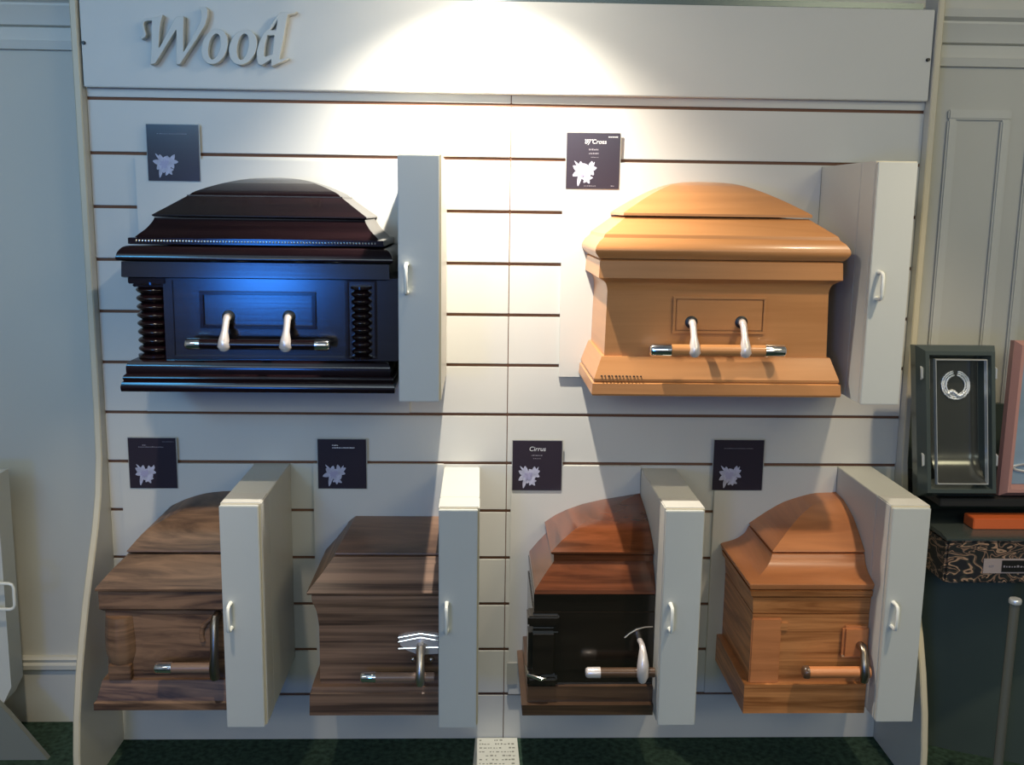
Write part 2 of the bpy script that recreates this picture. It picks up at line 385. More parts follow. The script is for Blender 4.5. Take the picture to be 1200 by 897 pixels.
def smooth_prof(p, n=4):                       # catmull-rom through profile points
    out = []
    for i in range(len(p) - 1):
        p0 = p[max(i - 1, 0)]; p1 = p[i]; p2 = p[i + 1]; p3 = p[min(i + 2, len(p) - 1)]
        for k in range(n):
            t = k / n
            out.append(tuple(.5 * ((2 * p1[j]) + (-p0[j] + p2[j]) * t + (2 * p0[j] - 5 * p1[j] + 4 * p2[j] - p3[j]) * t * t + (-p0[j] + 3 * p1[j] - 3 * p2[j] + p3[j]) * t ** 3) for j in (0, 1)))
    out.append(p[-1]); return out
def bar(K, x0, x1, y, ypx, r, m, tipm, tiplen, name='handle_bar', square=False, both=True):
    """horizontal swing bar with end tips; px coordinates"""
    Y = -(DB + y)
    a = at(x0, ypx, Y); b = at(x1, ypx, Y)
    z = (a.z + b.z) / 2
    if K.xr is not None: b.x = min(b.x, K.xr - .002)
    bm = bmesh.new(); tube(bm, [(a.x + tiplen * .8, Y, z), (b.x - (tiplen * .8 if both else 0), Y, z)], r, 8 if square else 16)
    ob = obj(name, bm, m, K.t, 50)
    bm = bmesh.new(); tube(bm, [(a.x, Y, z), (a.x + .002, Y, z), (a.x + .006, Y, z), (a.x + tiplen * .85, Y, z), (a.x + tiplen, Y, z)], [r * .6, r * .9, r * 1.08, r * 1.12, r * 1.12], 16)
    obj_sub('bar_tip', bm, tipm, ob, K.loc, 50)
    if both:
        bm = bmesh.new(); tube(bm, [(b.x - tiplen, Y, z), (b.x - tiplen * .85, Y, z), (b.x - .006, Y, z), (b.x - .002, Y, z), (b.x, Y, z)], [r * 1.12, r * 1.12, r * 1.08, r * .9, r * .6], 16)
        obj_sub('bar_tip', bm, tipm, ob, K.loc, 50)
    return ob, z, Y
def arm(K, xpx, ytop, zbar, Y, r, m, wide=1.9, plate=None):
    """swing arm: from a pivot on the body down around the bar"""
    p = at(xpx, ytop, -(DB + .02)); x = p.x; z1 = p.z - .008
    bm = bmesh.new()
    tube(bm, [(x, -DB + .002, z1), (x, -DB - .014, z1), (x, -DB - .024, z1 - .003), (x, -DB - .030, z1 - .012), (x, (Y + -DB - .03) / 2 - .004, (z1 + zbar) / 2), (x, Y - .006, zbar + .010), (x, Y - .007, zbar - .004), (x, Y - .004, zbar - r * 1.2)],
         [r * 1.15, r * 1.1, r * 1.0, r * .95, r * .95, r * wide * .8, r * wide, r * wide * .75], 14)
    ob = obj('handle_arm', bm, m, K.t, 60)
    bm = bmesh.new(); tube(bm, [(x, -DB + .0005, z1), (x, -DB - .004, z1), (x, -DB - .006, z1)], [r * 1.9, r * 1.8, r * 1.3], 20)
    obj_sub('pivot_plate', bm, plate or M['black'], ob, K.loc)
    return x, z1
def panel_px(K, name, x0, y0, x1, y1, th, m, bev=.003, yoff=0, parent=None):
    a = at(x0, y0, -DB - yoff); b = at(x1, y1, -DB - yoff)
    bm = B(a.x, b.x, -DB - yoff - th, -DB + .001, b.z, a.z, bev=bev)
    if parent: return obj_sub(name, bm, m, parent, K.loc)
    return obj(name, bm, m, K.t)
def frame_px(K, name, x0, y0, x1, y1, w, th, m, base=0):
    a = at(x0, y0, -DB - base); b = at(x1, y1, -DB - base)
    bm = bmesh.new()
    X0, X1, Z0, Z1 = a.x, b.x, b.z, a.z; yb = -DB - base + .0005; yf = -DB - base - th
    box(bm, X0, X1, yf, yb, Z1 - w, Z1, .001); box(bm, X0, X1, yf, yb, Z0, Z0 + w, .001)
    box(bm, X0, X0 + w, yf, yb, Z0 + w, Z1 - w, .001); box(bm, X1 - w, X1, yf, yb, Z0 + w, Z1 - w, .001)
    return obj(name, bm, m, K.t)
def board(label, x0, x1, ytop, ybot, xc):
    """flat mounting board behind a casket, px for heights at column xc"""
    z1 = at(xc, ytop, -BT).z; z0 = at(xc, ybot, -BT).z
    o = obj('mounting_board', B(x0, x1, -BT, -.0004, z0, z1, bev=.001), M['board'], None, origin=((x0 + x1) / 2, 0, z0))
    tag(o, label, 'board', 'flat boards behind the casket corners'); return o

def wx(x, y, Y=0): return at(x, y, Y).x
board('flat cream board behind the black casket, upper left', wx(170, 400), BX['UL'][0] - .001, 187, 483, 300)
board('flat cream board behind the honey casket, upper right', wx(656.5, 350), BX['UR'][0] - .001, 190.5, 442.5, 700)
board('flat cream board behind the rustic brown corner, bottom left', wx(147, 620), BX['1'][0] - .001, 543.5, 812, 200)
board('flat cream board behind the striped walnut corner, second in bottom row', wx(369, 620), BX['2'][0] - .001, 544, 812.5, 420)
board('flat cream board behind the red and black corner, right of seam', wx(598, 620), BX['3'][0] - .001, 546, 814, 650)
board('flat cream board behind the amber oak corner, bottom right', wx(834, 620), BX['4'][0] - .001, 547, 812, 880)

# ---- upper right: honey maple ------------------------------------------------
a = at(709, 380, -DB).x; b = at(971, 380, -DB).x
zb = at(840, 466, -DB - .03).z
K = Casket('honey maple casket end with swing bar handle, upper right, glowing under the spotlight', (a + b) / 2, (b - a) / 2, 1, zb=zb)
crown = K.P([(952, 255.5), (952, 252.5), (948, 250), (921, 236.8), (889.7, 223.9), (858.5, 215.5), (838, 213)])
print('UR crown', [(round(p, 3), round(q, 3)) for p, q in crown])
crown[-1] = (-K.W, crown[-1][1])
K.sweep('lid_crown', crown[:3] + smooth_prof(crown[3:], 4), M['maple'])
lid = [(-.05, at(840, 256, -DB - .0).z)] + K.P([(949, 258), (983, 278), (984.5, 282), (992, 287), (997, 294), (996.5, 300), (989, 306.5)])
print('UR lid', [(round(p, 3), round(q, 3)) for p, q in lid])
K.sweep('lid', lid[:4] + smooth_prof(lid[4:], 3), M['maple'])
rail = K.P([(984, 307), (988, 309), (988, 329), (984, 330.5), (976, 334), (972.5, 339), (971, 344), (971, 420)])
K.sweep('body', [rail[0]] + rail[1:3] + smooth_prof(rail[3:7], 3) + [(0, rail[-1][1] - .0)], M['maple'])
base = K.P([(972.5, 420), (973, 421), (983.3, 446.5), (983, 449), (981, 450), (985, 452), (985.5, 464), (984, 466)])
K.sweep('base', base, M['maple'])
frame_px(K, 'panel_frame', 789, 347, 896, 392, .007, .004, M['maple'])
panel_px(K, 'raised_panel', 793, 351, 892, 388, .0025, M['maple'], .002)
ob, zb_, Yb_ = bar(K, 761, 921, .048, 411, .0145, M['maple'], M['chrome'], .052)
for xp in (812, 871): arm(K, xp, 375, zb_, Yb_, .0085, M['pearl'], 1.9)
# nail marks on the base bead (small dark notches)
bm = bmesh.new()
for i in range(12):
    p = at(704 + i * 4.2, 441 + i * .05, -DB - .026); box(bm, p.x, p.x + .003 + random.random() * .003, p.y - .004, p.y + .01, p.z, p.z + .002)
obj('scuff_mark', bm, M['gap'], K.t)

# ---- upper left: black / espresso -------------------------------------------
a = at(160, 380, -DB).x
c_ = at(304, 380, -DB).x
zb = at(300, 459, -DB - .03).z
K = Casket('glossy black casket end with ribbed corner columns and bead trim, upper left', c_, c_ - a, -1, xr=BX['UL'][0] - .002, zb=zb)
crown = K.P([(181, 254), (178, 253), (178, 251.5), (200, 240), (219, 229.8), (221.5, 228.6), (230, 223.7), (260, 215), (292, 209.5), (318, 208)])
crown[4] = (crown[4][0], crown[4][1]); crown[-1] = (-K.W, crown[-1][1])
print('UL crown', [(round(p, 3), round(q, 3)) for p, q in crown])
stp = (crown[5][0] + .004, crown[5][1] + .0006)
K.sweep('lid_crown', crown[:3] + [crown[3], crown[4], stp] + smooth_prof(crown[5:], 4), M['espresso'])
lid = K.P([(181, 254.5), (179, 259), (171, 268), (160, 276), (157, 281)])
K.sweep('lid', [(-.04, lid[0][1])] + smooth_prof(lid, 3), M['espresso'])
z1, z0 = at(300, 281, -DB - .03).z, at(300, 288, -DB - .03).z
ol = K.P([(150, 284)])[0][0]
K.sweep('bead_rail', [(ol - .004, z0 - .001), (ol, z0), (ol, z1), (ol - .004, z1 + .001)], M['espresso'])
bm = bmesh.new(); yb_ = -(DB + ol); n = 78
xa, xb = K.cx - K.W - ol + .02, min(K.cx + K.W + ol, K.xr) - .02
for i in range(n):
    x = xa + (xb - xa) * i / (n - 1); t = bmesh.new(); bmesh.ops.create_uvsphere(t, u_segments=6, v_segments=4, radius=.0028)
    bmesh.ops.scale(t, verts=t.verts, vec=(.75, 1, 1.3))
    bmesh.ops.translate(t, verts=t.verts, vec=(x, yb_ - .0005, (z0 + z1) / 2)); merge(bm, t)
obj('bead_trim', bm, M['chrome'], K.t)
low = K.P([(148, 288), (142, 290.5), (137, 296), (135, 302), (136.5, 305), (142, 306)])
K.sweep('lid_moulding', smooth_prof(low, 3), M['espresso'])
rail = K.P([(142, 306.5), (142, 324.5), (146, 325.5)])
K.sweep('top_rail', rail, M['espresso_face'])
zt_ = at(300, 325, -DB).z; zz0 = at(300, 422, -DB).z
bm = bmesh.new()
xbody = at(193, 380, -DB).x; xr2 = K.xr
box(bm, xbody, xr2, -DB, -BT - .0005, zz0, zt_)
box(bm, xbody - .052, xbody, -DB + .06, -BT - .0005, zz0, zt_)
bd = obj('body', bm, M['espresso_face'], K.t)
frame_px(K, 'panel_frame', 199, 325.5, 406, 421, .006, .005, M['espresso_face'])
frame_px(K, 'panel_frame', 234, 341, 371, 386, .009, .008, M['espresso'])
panel_px(K, 'recessed_panel', 240, 346, 366, 382, .001, M['espresso_face'], .0003)
frame_px(K, 'panel_frame', 406, 328, 442, 421, .005, .006, M['espresso'])
def ribbed(xc, yc, r, zlo, zhi, nr, amp):
    prof_ = [(r * 1.05, zlo), (r * 1.05, zlo + .006), (r * .8, zlo + .008)]
    N = nr * 8
    for i in range(N + 1):
        t = i / N; prof_.append((r * (1 - amp + amp * abs(math.sin(PI * nr * t)) * (1.1)), zlo + .01 + (zhi - zlo - .02) * t))
    prof_ += [(r * .8, zhi - .008), (r * 1.05, zhi - .006), (r * 1.05, zhi)]
    bm = bmesh.new(); lathe(bm, xc, yc, prof_, 24); return bm
zlo, zhi = at(180, 420, -DB).z, at(180, 331, -DB).z
bm = bmesh.new()
ca, cb_ = at(150, 325, -DB + .0), at(194, 333, -DB + .0)
box(bm, ca.x, cb_.x, -DB - .004, -BT - .001, cb_.z, zt_, .002); box(bm, ca.x + .008, cb_.x, -DB + .004, -BT - .001, cb_.z - .008, cb_.z, .002)
obj('column_capital', bm, M['espresso'], K.t)
obj('corner_column', ribbed(at(177, 380, -DB).x, -DB + .040, .043, zlo, zhi, 8, .26), M['espresso'], K.t, 70)
obj('corner_column', ribbed(at(424, 380, -DB).x, -DB - .002, .024, zlo + .004, zhi - .004, 9, .3), M['espresso'], K.t, 70)
base = K.P([(155, 422), (150, 424), (147.5, 430), (148, 438), (145, 440), (143.5, 443), (145, 446.5), (142.5, 448.5), (141, 454), (142, 459)])
K.sweep('base', [base[0]] + smooth_prof(base[1:4], 3) + smooth_prof(base[4:7], 3) + smooth_prof(base[7:], 3), M['espresso'])
ob, zb_, Yb_ = bar(K, 217, 387, .048, 404, .0125, M['espresso'], M['chrome'], .036)
for xp in (265.5, 337): arm(K, xp, 368.5, zb_, Yb_, .0085, M['pearl'], 1.9)

# ---- lower row: half corners -------------------------------------------------
def half(label, key, xb_px, yb_px, zpx):
    xr = BX[key][0] - .0012
    xl_ = at(xb_px, yb_px, -DB).x
    zb_ = at(xb_px, zpx, -DB - .03).z
    return Casket(label, xr, xr - xl_, -1, xr=xr, half=True, zb=zb_)
# 1 rustic brown
K = half('rustic brown oak casket corner with fluted corner column, bottom row far left', '1', 126, 760, 834)
cr = K.P([(151, 648), (148.5, 647), (149, 645.5), (160, 633), (171, 622), (184, 614), (200, 605), (228, 592.5), (255, 584)])
print('c1', K.W, [(round(p, 3), round(q, 3)) for p, q in cr])
K.sweep('lid_crown', cr[:3] + smooth_prof(cr[3:], 3) + [(-K.W, cr[-1][1] + .004)], M['rustic'])
ld = K.P([(152, 649.5), (149, 652), (132, 667), (120, 680), (110.7, 691), (111.5, 693.5)])
K.sweep('lid', ld, M['rustic'])
fa = K.P([(115, 694), (116, 714), (121, 716)]); K.sweep('top_rail', fa, M['rustic'])
bo = [(0, at(200, 715.5, -DB).z), (0, at(200, 797, -DB).z)]; K.sweep('body', bo, M['rustic'])
ba = K.P([(124, 796), (120, 797.5), (113, 822), (109.5, 825), (110, 833)]); K.sweep('base', ba, M['rustic'])
pc = at(141, 750, -DB)
zc1, zc0 = at(141, 722, -DB).z, at(141, 776, -DB).z
def fluted(xc, yc, rt, rm, rb, zt_, zb__, n=40):
    bm = bmesh.new(); rings = []
    for i in range(9):
        t = i / 8; z = zt_ + (zb__ - zt_) * t
        r = rt + (rm - rt) * min(1, t * 2.2) if t < .75 else rm + (rb - rm) * (t - .75) / .25
        rings.append([bm.verts.new((xc + r * (1 - .05 * (k % 4 == 0)) * math.cos(2 * PI * k / n), yc + r * (1 - .05 * (k % 4 == 0)) * math.sin(2 * PI * k / n), z)) for k in range(n)])
    for a_, b_ in zip(rings, rings[1:]):
        for k in range(n): bm.faces.new((a_[k], a_[(k + 1) % n], b_[(k + 1) % n], b_[k]))
    bm.faces.new(rings[0]); bm.faces.new(rings[-1][::-1]); return bm
cc = obj('corner_column', fluted(pc.x, -DB + .012, .036, .040, .032, zc1, zc0), M['rustic'], K.t, 60)
bm = bmesh.new(); box(bm, pc.x - .028, pc.x + .028, -DB - .02, -DB + .01, at(141, 794, -DB).z, zc0 - .0005, .002); obj_sub('column_foot', bm, M['rustic'], cc, K.loc)
panel_px(K, 'raised_panel', 165, 720, 256, 789, .003, M['rustic'], .001)
ob, zb_, Yb_ = bar(K, 181, 250, .048, 783, .0130, M['bar_wood'], M['chrome'], .044, both=False)
p = at(252, 725, -DB - .03); p2 = at(252, 797, -DB - .06)
bm = bmesh.new(); tube(bm, [(p.x, -DB, p.z), (p.x, -DB - .03, p.z), (p.x, -DB - .042, p.z - .02), (p.x, -DB - .05, (p.z + p2.z) / 2), (p.x, -DB - .058, zb_), (p.x, -DB - .052, p2.z)], [.010, .010, .011, .010, .013, .012], 12)
obj('handle_arm', bm, M['antique'], K.t)
p = at(250, 722, -DB)
bm = bmesh.new(); rr = .042
pts = [(p.x + .012 + rr * math.cos(t), -DB - .004, p.z - .05 + rr * 1.1 * math.sin(t)) for t in [PI * .5 + PI * .62 * i / 12 for i in range(13)]]
tube(bm, [q for q in pts if q[0] < K.xr - .008], .0065, 10); obj('handle_scroll', bm, M['rustic'], K.t)

# 2 striped walnut, flat topped
K = half('striped walnut casket corner with flat-topped lid and chrome plate, second in bottom row', '2', 374.5, 760, 840)
cr = K.P([(394, 651), (392.6, 650), (393, 648.5), (400, 637), (408.7, 621), (416, 607.5)])
print('c2', K.W, [(round(p, 3), round(q, 3)) for p, q in cr])
xt = at(416, 607.5, -.03).x - (K.cx - K.W); zt2 = at(450, 607.5, -.03).z
K.sweep('lid_crown', cr[:3] + [(cr[2][0] + (-xt - cr[2][0]) * u, cr[2][1] + (zt2 - cr[2][1]) * (u * .9 + .1 * math.sin(PI * u / 2)), cr[2][0] + (-(DB - .03) - cr[2][0]) * u) for u in (.2, .4, .6, .8, 1)], M['walnut'])
ld = K.P([(393, 651.8), (391, 653), (376, 674), (359, 695.5), (360, 697.5)]); K.sweep('lid', ld, M['walnut'])
bo = K.P([(365, 698.5), (366, 706), (371, 717), (374, 735)]); bo = smooth_prof(bo, 3) + [(0, at(430, 804.5, -DB).z)]
K.sweep('body', bo, M['walnut'])
ba = K.P([(369, 804), (365.5, 805.5), (365, 812), (363, 814), (362.7, 839)]); K.sweep('base', ba, M['walnut'])
ob, zb_, Yb_ = bar(K, 422, 509, .048, 794, .0125, M['bar_wood'], M['chrome'], .040, both=False)
p = at(493, 762, -DB - .03); p2 = at(493, 804, -DB - .06)
bm = bmesh.new(); tube(bm, [(p.x, -DB, p.z), (p.x, -DB - .03, p.z), (p.x, -DB - .045, p.z - .014), (p.x, -DB - .055, (p.z + p2.z) / 2), (p.x, -DB - .060, zb_), (p.x, -DB - .056, p2.z + .002)], [.013, .013, .010, .011, .013, .011], 12)
obj('handle_arm', bm, M['satin'], K.t)
def zx(x, y, d=.012): q = at(x, y, -DB - d); return (q.x, q.z)
bm = bmesh.new(); xe = K.xr - .003
pl = [zx(467, 747), zx(475, 744), zx(493, 742), (xe, zx(511, 744)[1]), (xe, zx(511, 767)[1]), zx(490, 768), zx(477, 763), zx(469, 757)]
pl = [(min(a_, xe), b_) for a_, b_ in pl]
prism_y(bm, pl, -DB - .010, -DB + .001); hp = obj('handle_plate', bm, M['pearl'], K.t)
for y0_, y1_, rr in ((746, 742.5, .0028), (751, 747, .0028), (759, 759, .0022)):
    bm = bmesh.new(); q0 = zx(467, y0_ + 1.5); q1 = zx(493, y1_); q2 = (xe, zx(511, y0_)[1])
    tube(bm, [(q0[0], -DB - .012, q0[1]), (q1[0], -DB - .014, q1[1]), (q2[0], -DB - .012, q2[1])], rr, 8); obj_sub('plate_ridge', bm, M['chrome'], hp, K.loc)
for xx in (484, 505):
    q = zx(xx, 774); bm = bmesh.new(); t = bmesh.new(); bmesh.ops.create_uvsphere(t, u_segments=14, v_segments=8, radius=.007)
    bmesh.ops.translate(t, verts=t.verts, vec=(q[0], -DB - .006, q[1])); merge(bm, t); obj_sub('plate_boss', bm, M['satin'], hp, K.loc, 80)

# 3 mahogany over dark lacquer
K = half('two-tone casket corner with glossy red lid over black body, right of wall seam', '3', 624, 760, 839)
cr = K.P([(649, 650.5), (646, 649.5), (645.5, 647.4), (658, 634), (671.4, 622.4), (689, 609.5), (710.6, 596.6), (740, 581)])
print('c3', K.W, [(round(p, 3), round(q, 3)) for p, q in cr])
K.sweep('lid_crown', cr[:3] + cr[3:] + [(-K.W, cr[-1][1] + .004)], M['mahogany'])
ld = K.P([(649, 651), (649, 658), (638, 674), (626.8, 692), (626, 696.5)]); K.sweep('lid', ld, M['mahogany'])
fa = K.P([(625.5, 697.5), (626, 717), (629, 719)]); K.sweep('top_rail', fa, M['black_lacquer'])
bo = [(0, at(700, 718, -DB).z), (0, at(700, 803, -DB).z)]; K.sweep('body', bo, M['black_lacquer'])
ba = K.P([(622, 803), (618.4, 805), (617.5, 823), (611, 827), (612, 839)]); K.sweep('base', ba, M['base_brown'])
q0, q1 = at(619, 737, -DB - .005), at(653, 793, -DB - .005)
cc = obj('corner_pillar', B(q0.x, q1.x, -DB - .016, -DB + .05, q1.z, q0.z, bev=.012), M['black_lacquer'], K.t, 60)
q2 = at(619, 722, -DB - .005)
bm = bmesh.new(); box(bm, q0.x - .002, q1.x + .002, -DB - .012, -DB + .05, q0.z + .008, q2.z, .004); obj_sub('pillar_cap', bm, M['black_lacquer'], cc, K.loc)
q3 = at(619, 803, -DB - .005)
bm = bmesh.new(); box(bm, q0.x - .001, q1.x, -DB - .018, -DB + .05, q3.z, q1.z + .001, .006); obj_sub('pillar_foot', bm, M['black_lacquer'], cc, K.loc)
q4 = at(617, 789, -DB - .02); q5 = at(640, 796, -DB - .02)
bm = bmesh.new(); tube(bm, [(q4.x, -DB + .02, q4.z), (q4.x + .004, -DB - .018, (q4.z + q5.z) / 2 + .002), (q5.x - .012, -DB - .022, q5.z), (q5.x, -DB - .020, q5.z + .001)], [.002, .004, .006, .003], 10); obj_sub('chrome_foot_trim', bm, M['chrome'], cc, K.loc)
ob, zb_, Yb_ = bar(K, 686, 767, .050, 788.5, .0125, M['base_brown'], M['pearl'], .038, both=False)
p = at(753, 757, -DB - .045); p2 = at(753, 799, -DB - .06)
bm = bmesh.new(); tube(bm, [(p.x, -DB, p.z - .006), (p.x, -DB - .034, p.z - .002), (p.x, -DB - .046, p.z - .006), (p.x, -DB - .054, p.z - .02), (p.x, -DB - .062, (p.z + p2.z) / 2), (p.x, -DB - .062, zb_ - .004), (p.x, -DB - .058, p2.z)], [.007, .007, .008, .011, .015, .015, .010], 14)
obj('handle_arm', bm, M['pearl'], K.t, 70)
bm = bmesh.new(); pts = [at(x, y, -DB - .002) for x, y in ((732, 748), (738, 743), (746, 738), (756, 735.5), (765, 735))]
tube(bm, [(q.x, -DB - .0015, q.z) for q in pts], .0018, 6); obj('inlay_line', bm, M['satin'], K.t)

# 4 amber oak
K = half('amber oak casket corner with flared lid and raised corner post, bottom row far right', '4', 880, 760, 837)
cr = K.P([(908, 648), (905.5, 647), (906, 645.6), (920.3, 626), (936.3, 606.4), (954.2, 590.3), (963, 584), (975, 578)])
print('c4', K.W, [(round(p, 3), round(q, 3)) for p, q in cr])
K.sweep('lid_crown', cr[:3] + smooth_prof(cr[3:], 3) + [(-K.W, cr[-1][1] + .002)], M['oak_lid'])
ld = K.P([(907, 648.5), (905, 650), (901, 661), (892, 673), (880, 683.5), (878.5, 686), (880, 691)])
print('c4lid', [(round(p, 3), round(q, 3)) for p, q in ld])
K.sweep('lid', [ld[0]] + smooth_prof(ld[1:6], 3) + [ld[6]], M['oak_lid'])
lm = K.P([(882, 691.5), (879.5, 693), (880.5, 699), (883, 700.5)]); K.sweep('lid_moulding', lm, M['oak'])
fa = K.P([(882.5, 701), (882.5, 719), (884, 720.5)]); K.sweep('top_rail', fa, M['oak'])
bo = [(0, at(900, 720, -DB).z), (0, at(900, 801, -DB).z)]; K.sweep('body', bo, M['oak'])
ba = K.P([(875, 801), (872.5, 803), (872, 810), (870.5, 836.5)]); K.sweep('base', ba, M['oak'])
panel_px(K, 'corner_post', 881, 724, 911, 800, .007, M['oak_lid'], .003)
panel_px(K, 'corner_block', 912, 729, 923, 739, .006, M['oak'], .002)
panel_px(K, 'raised_panel', 986.5, 732, 1014, 769, .018, M['oak_lid'], .007)
ob, zb_, Yb_ = bar(K, 940, 1019, .050, 788, .0155, M['oak_lid'], M['base_brown'], .016, both=False, square=True)
p = at(1010, 757, -DB - .03); p2 = at(1010, 799, -DB - .06); p.x = min(p.x, K.xr - .017)
bm = bmesh.new(); tube(bm, [(p.x, -DB, p.z - .005), (p.x, -DB - .034, p.z - .003), (p.x, -DB - .046, p.z - .012), (p.x - .001, -DB - .056, (p.z + p2.z) / 2 + .004), (p.x, -DB - .064, zb_), (p.x, -DB - .060, p2.z)], [.011, .011, .009, .012, .013, .010], 12)
am = obj('handle_arm', bm, M['antique'], K.t, 60)
q = at(1004, 771, -DB - .02); bm = bmesh.new(); box(bm, at(983, 771, -DB).x, K.xr - .002, -DB - .016, -DB - .0, q.z - .002, q.z + .003, .0015); obj_sub('handle_plate', bm, M['satin'], am, K.loc)

# ------------------------------------------------------------------ sign cards
def text_mesh(body, size):
    cu = bpy.data.curves.new('text', 'FONT'); cu.body = body; cu.size = size; cu.align_x = 'CENTER'; cu.shear = .15
    t = bpy.data.objects.new('t', cu); C.objects.link(t); dg = bpy.context.evaluated_depsgraph_get(); dg.update()
    me = bpy.data.meshes.new_from_object(t.evaluated_get(dg)); bpy.data.objects.remove(t)
    me.transform(Matrix.Rotation(PI / 2, 4, 'X')); me.materials.clear(); return me
def flower_bm(cx, cz, s, y, seed):
    rnd = random.Random(seed); bm = bmesh.new()
    def petal(x, z, ang, ln, wd, yy):
        n = 7; L_ = []; R_ = []
        for i in range(n + 1):
            t = i / n; w = wd * math.sin(PI * min(1, t * .92 + .04)) ** .8 * (1 - .25 * t)
            px_, pz_ = x + math.cos(ang) * ln * t, z + math.sin(ang) * ln * t
            nx, nz = -math.sin(ang), math.cos(ang)
            cz_ = yy - .0012 * math.sin(PI * t)
            L_.append(bm.verts.new((px_ + nx * w, yy, pz_ + nz * w))); R_.append(bm.verts.new((px_ - nx * w, yy, pz_ - nz * w)))
        for i in range(n): bm.faces.new((L_[i], L_[i + 1], R_[i + 1], R_[i]))
    k = 0
    for (fx, fz, fs) in ((-.30, .05, 1.0), (.45, .20, .85), (.25, -.55, .62)):
        a0 = rnd.random() * 6
        for j in range(6):
            k += 1; petal(cx + fx * s, cz + fz * s, a0 + j * PI / 3 + rnd.uniform(-.12, .12), s * .82 * fs * rnd.uniform(.85, 1.1), s * .26 * fs, y - .00002 * k)
    petal(cx - .3 * s, cz, -PI * .56, s * 1.25, s * .20, y - .0006)
    petal(cx - .1 * s, cz, PI * .72, s * 1.2, s * .13, y - .0006)
    petal(cx + .5 * s, cz + .1 * s, PI * .35, s * .85, s * .12, y - .0006)
    return bm
def sign(label, x0, y0, x1, y1, kind, seed, yz=-.0004):
    YS = -.014 if kind != 'flat' else -.014
    a = at(x0, y0, YS); b = at(x1, y1, YS)
    t = thing('sign_card', ((a.x + b.x) / 2, YS, b.z), label, 'sign', 'dark lily sign cards on the slatted wall')
    w = b.x - a.x; h = a.z - b.z; X0 = a.x; Z0 = b.z
    hd = obj('card_holder', B(X0 - .002, X0 + w + .003, YS + .003, -BT - .0003 if True else 0, Z0 - .002, Z0 + h + .002, bev=.0008), M['card_edge'], t)
    cd_ = obj('card', B(X0, X0 + w, YS, YS + .0028, Z0, Z0 + h, bev=.0004), M['card'], t)
    obj_sub('lily_print', flower_bm(X0 + w * .34, Z0 + h * .30, w * .215, YS - .0004, seed), M['petal'], cd_, t.location)
    bm = flower_bm(X0 + w * .32, Z0 + h * .30, w * .09, YS - .0012, seed + 3); obj_sub('lily_shade', bm, M['lilac'], cd_, t.location)
    pm = [M['greyprint']]
    def line(u0, u1, v, th): 
        bm = bmesh.new(); u = u0
        while u < u1:
            l_ = random.uniform(.012, .03); box(bm, X0 + w * u, X0 + w * min(u + l_, u1), YS - .0005, YS + .0002, Z0 + h * v, Z0 + h * (v + th * random.uniform(.6, 1))); u += l_ + .012
        obj_sub('print_line', bm, pm[0], cd_, t.location)
    def tx(body, u, v, size, m):
        me = text_mesh(body, size); o_ = link('sign_text', me, m, cd_)
        o_.location = Vector((X0 + w * u, YS - .0006, Z0 + h * v)) - t.location
    if kind == 'UR':
        tx('by Cross', .54, .81, .016, M['print']); pm[0] = M['print']
        line(.34, .50, .87, .02); line(.78, .96, .925, .02); pm[0] = M['greyprint']
        line(.42, .60, .69, .03); line(.42, .60, .62, .03); line(.46, .60, .56, .012); line(.34, .56, .04, .014); line(.85, .92, .04, .02)
    elif kind == 'L3':
        tx('Cirrus', .50, .80, .018, M['print'])
        line(.38, .60, .70, .02); line(.42, .58, .64, .012)
    elif kind == 'L1':
        line(.22, .74, .815, .02); line(.30, .38, .85, .02); line(.72, .97, .925, .008)
    elif kind == 'L2':
        pm[0] = M['print']; line(.30, .76, .82, .022); line(.30, .42, .87, .022)
    else:
        line(.2, .78, .83, .012)
    return t
sign('dark lily sign card at the top left above the black casket', 171, 145.5, 234.5, 212.5, 'UL', 1)
sign('dark lily sign card with white heading above the honey casket', 664.5, 155.5, 725, 221.5, 'UR', 2)
sign('dark lily sign card above the rustic brown corner, bottom row far left', 149.5, 513.5, 208, 572.5, 'L1', 3)
sign('dark lily sign card above the striped walnut corner', 372, 515, 429.5, 573, 'L2', 4)
sign('dark lily sign card just right of the wall seam over the red and black corner', 601, 517, 657.5, 575, 'L3', 5)
sign('dark lily sign card above the amber oak corner, bottom row far right', 837.5, 516, 892.5, 575, 'L4', 6)
# small paper tag stuck to the wall left of the two-tone corner
p0, p1 = at(594, 775, -.0005), at(606, 800, -.0005)
o = obj('paper_tag', B(p0.x, p1.x, -BT - .003, -BT - .0002, p1.z, p0.z), M['card_edge'], None, origin=(p0.x, 0, p1.z)); tag(o, 'small grey tag on the board left of the red and black corner', 'tag')

